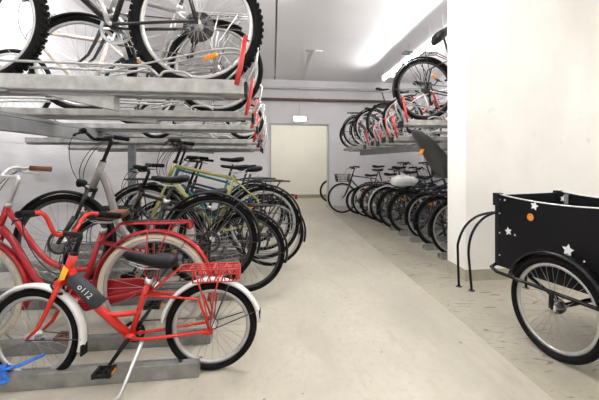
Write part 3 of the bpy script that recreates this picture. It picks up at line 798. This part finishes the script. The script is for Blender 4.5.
# box
BZ0, BZ1, BX0, BX1, BY0, BY1 = .42, .93, -.46, .50, -.085, -.715
boxm = mat('box_plywood_black', (.005, .005, .006), .35, noise=.15, scale=5, spec=.22)
root_box = MB().box(((BX0 + BX1) / 2, (BY0 + BY1) / 2, BZ0 + .01), (BX1 - BX0, BY0 - BY1, .02)).build('cargo_box', boxm, tk)
def side(yc):
    n = 16; poly = []
    for i in range(n + 1):
        t = i / n; x = BX1 + (BX0 - BX1) * t; poly.append((x, BZ1 + .012 - .035 * math.sin(PI * t) ** .8))
    poly += [(BX0, BZ0), (BX1, BZ0)]
    return MB().prism(poly, yc - .009, yc + .009).build('side_panel', boxm, root_box)
sp1 = side(BY0); side(BY1)
MB().box((BX1, (BY0 + BY1) / 2, (BZ0 + BZ1) / 2), (.018, BY0 - BY1 - .02, BZ1 - BZ0)).build('front_panel', boxm, root_box, bevel=.003)
MB().box((BX0, (BY0 + BY1) / 2, (BZ0 + BZ1) / 2), (.018, BY0 - BY1 - .02, BZ1 - BZ0)).build('back_panel', boxm, root_box, bevel=.003)
mb = MB()
for yc in (BY0, BY1):
    for xc in (BX0, BX1):
        mb.box((xc, yc, (BZ0 + BZ1) / 2), (.03, .03, BZ1 - BZ0 - .02)); mb.box((xc, yc, BZ1 - .03), (.055, .045, .09))
mb.build('corner_bracket', blackp, root_box, bevel=.003)
mb = MB()
for yc in (BY0 + .018, BY1):
    mb.tube([(BX1 + (BX0 - BX1) * t, yc - .008, BZ1 + .013 - .035 * math.sin(PI * t) ** .8) for t in [i / 16 for i in range(17)]], .0045, 6)
mb.build('edge_strip', alu, root_box)
for xc in (.42, .0): MB().tube([(xc, BY1 + .02, BZ1 - .2), (xc, BY1 + .02, BZ1 - .01), (xc, BY1 - .015, BZ1 - .01), (xc, BY1 - .02, BZ1 - .2)], .018, 6, flat=.4).build('strap', mat('grey_strap', (.12, .12, .12), .8), root_box)
mb = MB()
for xc, zc in ((.475, .5), (.475, .66), (.475, .80), (.43, .90), (.475, .90), (-.12, .60), (-.3, .9)): MB().cyl((xc, BY0 + .008, zc), (xc, BY0 + .013, zc), .006, 8).build('rivet', alu, root_box)
def star(x, z, r, rot=0., y=None, thick=.002):
    poly = []
    for i in range(10):
        a = rot + PI / 2 + i * PI / 5; q = r if i % 2 == 0 else r * .5
        poly.append((x + q * math.cos(a), z + q * math.sin(a)))
    y = BY0 + .0095 if y is None else y
    return MB().prism(poly, y, y + thick)
stm_ = mat('white_sticker', (.72, .72, .72), .4, noise=.03)
def box_at(u, v):  # pixel on the side panel plane -> local x, z (worked out once, used as plain numbers)
    return None
STARS = [(.196, .884, .03, .25), (.40, .684, .03, -.2), (-.026, .645, .038, .12), (.346, .667, .008, .3)]
for x, z, r, ro in STARS: star(x, z, r, ro).build('star_sticker', stm_, sp1)
star(.45, .885, .028, .2, BY1 + .0095).build('star_sticker', stm_, root_box)
MB().prism([(.226 + .024 * math.cos(a), .807 + .024 * math.sin(a)) for a in [2 * PI * i / 18 for i in range(18)]], BY0 + .0095, BY0 + .0115).build('round_sticker', mat('orange_sticker', (.55, .2, .03), .4, noise=.5, scale=120), sp1)
# chassis: side bars, axle, linkage
mb = MB()
mb.tube([(.50, -.06, .43), (.46, .02, .43), (.38, .055, .42), (-.5, .055, .40)], .012, 8)
mb.tube([(.50, -.74, .43), (.46, -.82, .43), (.40, -.855, .42), (-.5, -.855, .40)], .012, 8)
mb.tube([(.50, -.06, .43), (.50, -.74, .43)], .012, 8)
mb.cyl((0, .03, RWH), (0, -.83, RWH), .014)
mb.tube([(.0, .035, RWH), (-.02, .055, .41)], .014, 8); mb.tube([(.0, -.835, RWH), (-.02, -.855, .41)], .014, 8)
mb.tube([(.0, -.09, RWH), (.3, -.12, BZ0 - .01)], .012); mb.tube([(.0, -.71, RWH), (.3, -.68, BZ0 - .01)], .012)
mb.tube([(-.46, -.09, .40), (-.46, -.71, .40)], .015)
mb.tube([(-.2, -.4, .40), (-.62, -.4, .38), (-1.0, -.4, .30)], .022)
mb.tube([(-1.0, -.4, .30), (-1.14, -.4, .72)], .018)
for s in (-1, 1): mb.tube([(-1.0, -.4 + s * .03, .30), (-1.45, -.4 + s * .06, .33)], .01); mb.tube([(-1.12, -.4 + s * .015, .66), (-1.45, -.4 + s * .06, .33)], .008)
mb.build('chassis', gl, tk)
wheel('rear_wheel', tk, (-1.45, -.4, .335), .335, .024, rubber, rim_silver, None, 32)
mb = MB(); mb.tube([(-.5, -.12, .95), (-.56, -.12, 1.05), (-.56, -.68, 1.05), (-.5, -.68, .95), (-.47, -.68, .42)], .012, 8); mb.tube([(-.47, -.12, .42), (-.5, -.12, .95)], .012, 8)
mb.build('push_bar', gl, tk)
saddle_mb((-1.2, -.4, .93)).build('saddle', blackp, tk)
MB().cyl((-1.14, -.4, .72), (-1.2, -.4, .91), .0135).build('seat_post', alu, tk)
mb = MB(); mb.lathe([(.09, -.052), (.09, -.049), (.07, -.049), (.07, -.052)], (-1.0, -.4, .3), 28); mb.cyl((-1., -.47, .3), (-1., -.33, .3), .012)
mb.tube([(-1., -.47, .3), (-1.08, -.475, .16)], .011); mb.tube([(-1., -.33, .3), (-.92, -.325, .44)], .011)
mb.box((-1.08, -.53, .16), (.08, .09, .025)); mb.box((-.92, -.27, .44), (.08, .09, .025))
mb.build('crank_set', steeld, tk)

# ------------------------------------------------------------------ bent tube stand in front of the pier
hs = tag(empty('tube_stand', (1.76, 3.22, 0)), 'black bent tube cycle stand in front of the white pier', 'bike stand')
def hoop_pts(x, y, ex): return smooth_path([(x, y, 0), (x - .01, y, .30), (x - .005, y, .42), (x + .06, y, .56), (x + .17, y, .65), (x + .30, y, .685), (x + ex, y, .69)], 6)
p1 = hoop_pts(-.03, .05, .40); p2 = smooth_path([(.03, -.07, 0), (.012, -.07, .2), (.0, -.07, .36), (.025, -.07, .50), (.10, -.07, .62), (.21, -.07, .69), (.34, -.07, .715)], 6)
far = [Vector((.48, .03, .66)), Vector((.53, 0, .6)), Vector((.56, -.02, .45)), Vector((.57, -.02, 0))]
MB().tube(p1 + [Vector((.46, .05, .67)), Vector((.53, .05, .58)), Vector((.56, .05, .4)), Vector((.57, .05, 0))], .012, 8).build('bent_tube', gl, hs)
MB().tube(p2 + [Vector((.46, -.07, .68)), Vector((.53, -.07, .58)), Vector((.56, -.07, .4)), Vector((.57, -.07, 0))], .012, 8).build('bent_tube', gl, hs)
for x, y in ((-.03, .05), (.03, -.07), (.57, .05), (.57, -.07)): MB().cyl((x, y, 0), (x, y, .006), .03, 12).build('foot_plate', steeld, hs)

# ------------------------------------------------------------------ pipes, lamps, small fittings
pipe = tag(MB().tube([(-2.2, YF - .12, 2.78), (3.6, YF - .12, 2.78)], .038, 10).build('copper_brown_pipe', mat('brown_pipe', (.16, .11, .085), .6, noise=.3, scale=3)), 'rust-brown heating pipe along the far wall above the doorway', 'pipe')
pipe.name = 'heating_pipe'
mb2 = MB()
for i in range(8):
    x = -1.8 + i * .75
    mb2.box((x, YF - .065, 2.80), (.03, .12, .10))
mb2.build('pipe_clamp', white, pipe)
tag(MB().tube([(-2.2, YF - .10, 3.06), (3.9, YF - .10, 3.06)], .02, 8).build('grey_conduit', mat('grey_conduit', (.5, .5, .52), .5)), 'thin pale conduit along the far wall just below the ceiling', 'conduit')
sp = tag(empty('emergency_light', (.69, YF - .05, 2.30)), 'small glowing white emergency light above the doorway', 'lamp')
MB().box((0, 0, 0), (.36, .07, .16)).build('housing', white, sp, bevel=.01)
MB().box((0, -.045, -.01), (.32, .03, .11)).build('diffuser', mat('glow', (.9, .9, .95), .4, emit=(.9, .93, 1.), estr=4), sp, bevel=.01)
MB().tube([(0, -.03, .08), (0, -.03, .76)], .008, 6).build('cable', white, sp)
# smoke detector and drop
dt = tag(empty('smoke_detector', (.78, 7.0, CEIL)), 'small round white detector on the ceiling over the aisle', 'smoke detector')
MB().tube([(0, 0, 0), (0, 0, -.02), (0, 0, -.03), (0, 0, -.05)], [.06, .06, .045, .03], 16).build('body', white, dt)
MB().tube([(-.16, 0, -.012), (.16, 0, -.012)], .012, 8).build('bracket', white, dt)
tag(MB().tube([(.78, 7.05, CEIL - .008), (.76, 9.62, CEIL - .008)], .006, 6).build('ceiling_cable', white), 'thin white cable running along the ceiling to the far wall', 'cable')
# lamps
def lamp(x, y, z, L, label, m):
    r = tag(empty('tube_lamp', (x, y, z)), label, 'ceiling lamp')
    MB().extx([(-.045, .0), (.045, .0), (.03, .035), (-.03, .035)], -L / 2, L / 2).map(lambda v: Vector((v.y, v.x, v.z))).build('housing', white, r)
    MB().tube([(0, -L / 2 + .03, -.045), (0, L / 2 - .03, -.045)], .019, 10).build('tube', m, r)
    mb = MB(); 
    for s in (-1, 1): mb.box((0, s * (L / 2 - .02), -.035), (.05, .03, .07))
    mb.build('socket', white, r)
    return r
def bare(name, c, e): return mat(name, (.9, .9, .9), .4, emit=tuple(c), estr=e)
names = ['added unseen tube lamp over the aisle behind the viewpoint', 'added unseen tube lamp over the front of the aisle', 'added unseen tube lamp above the cargo tricycle', 'added unseen tube lamp over the aisle ahead', 'added unseen tube lamp at the back right corner', 'added unseen tube lamp over the left side behind the viewpoint', 'added unseen tube lamp above the left upper trays']
for i, (lx, ly, lp, lc) in enumerate(ADDED_LAMPS):  # added fill lamps, all kept out of view
    hz = 3.08 if ly > 3 else 2.9
    r = lamp(lx, ly, hz, 1.5, names[i], bare('tube_glow_%s' % 'abcdefg'[i], lc, lp * TUBE_GAIN))
    for q in (-.5, .5): MB().cyl((0, q, .03), (0, q, CEIL - hz), .008, 6).build('hanger', white, r)
for i, y in enumerate((4.6, 5.95, 7.3)):
    r = lamp(2.42, y, 3.04, 1.28, ['bright tube lamp hidden behind the pier', 'bright tube lamp above the upper right rack, beside the pier', 'far bright tube lamp above the upper right rack'][i], bare('tube_glow_right', (1, .98, .96), 95))
    mb = MB()
    for q in (-.45, .45): mb.cyl((0, q, .03), (0, q, CEIL - 3.04), .008, 6)
    mb.build('hanger', white, r)
lamp(.7, 10.5, 2.90, 1.2, 'tube lamp on the corridor ceiling beyond the doorway', bare('tube_glow_corridor', (1, .985, .93), 140))
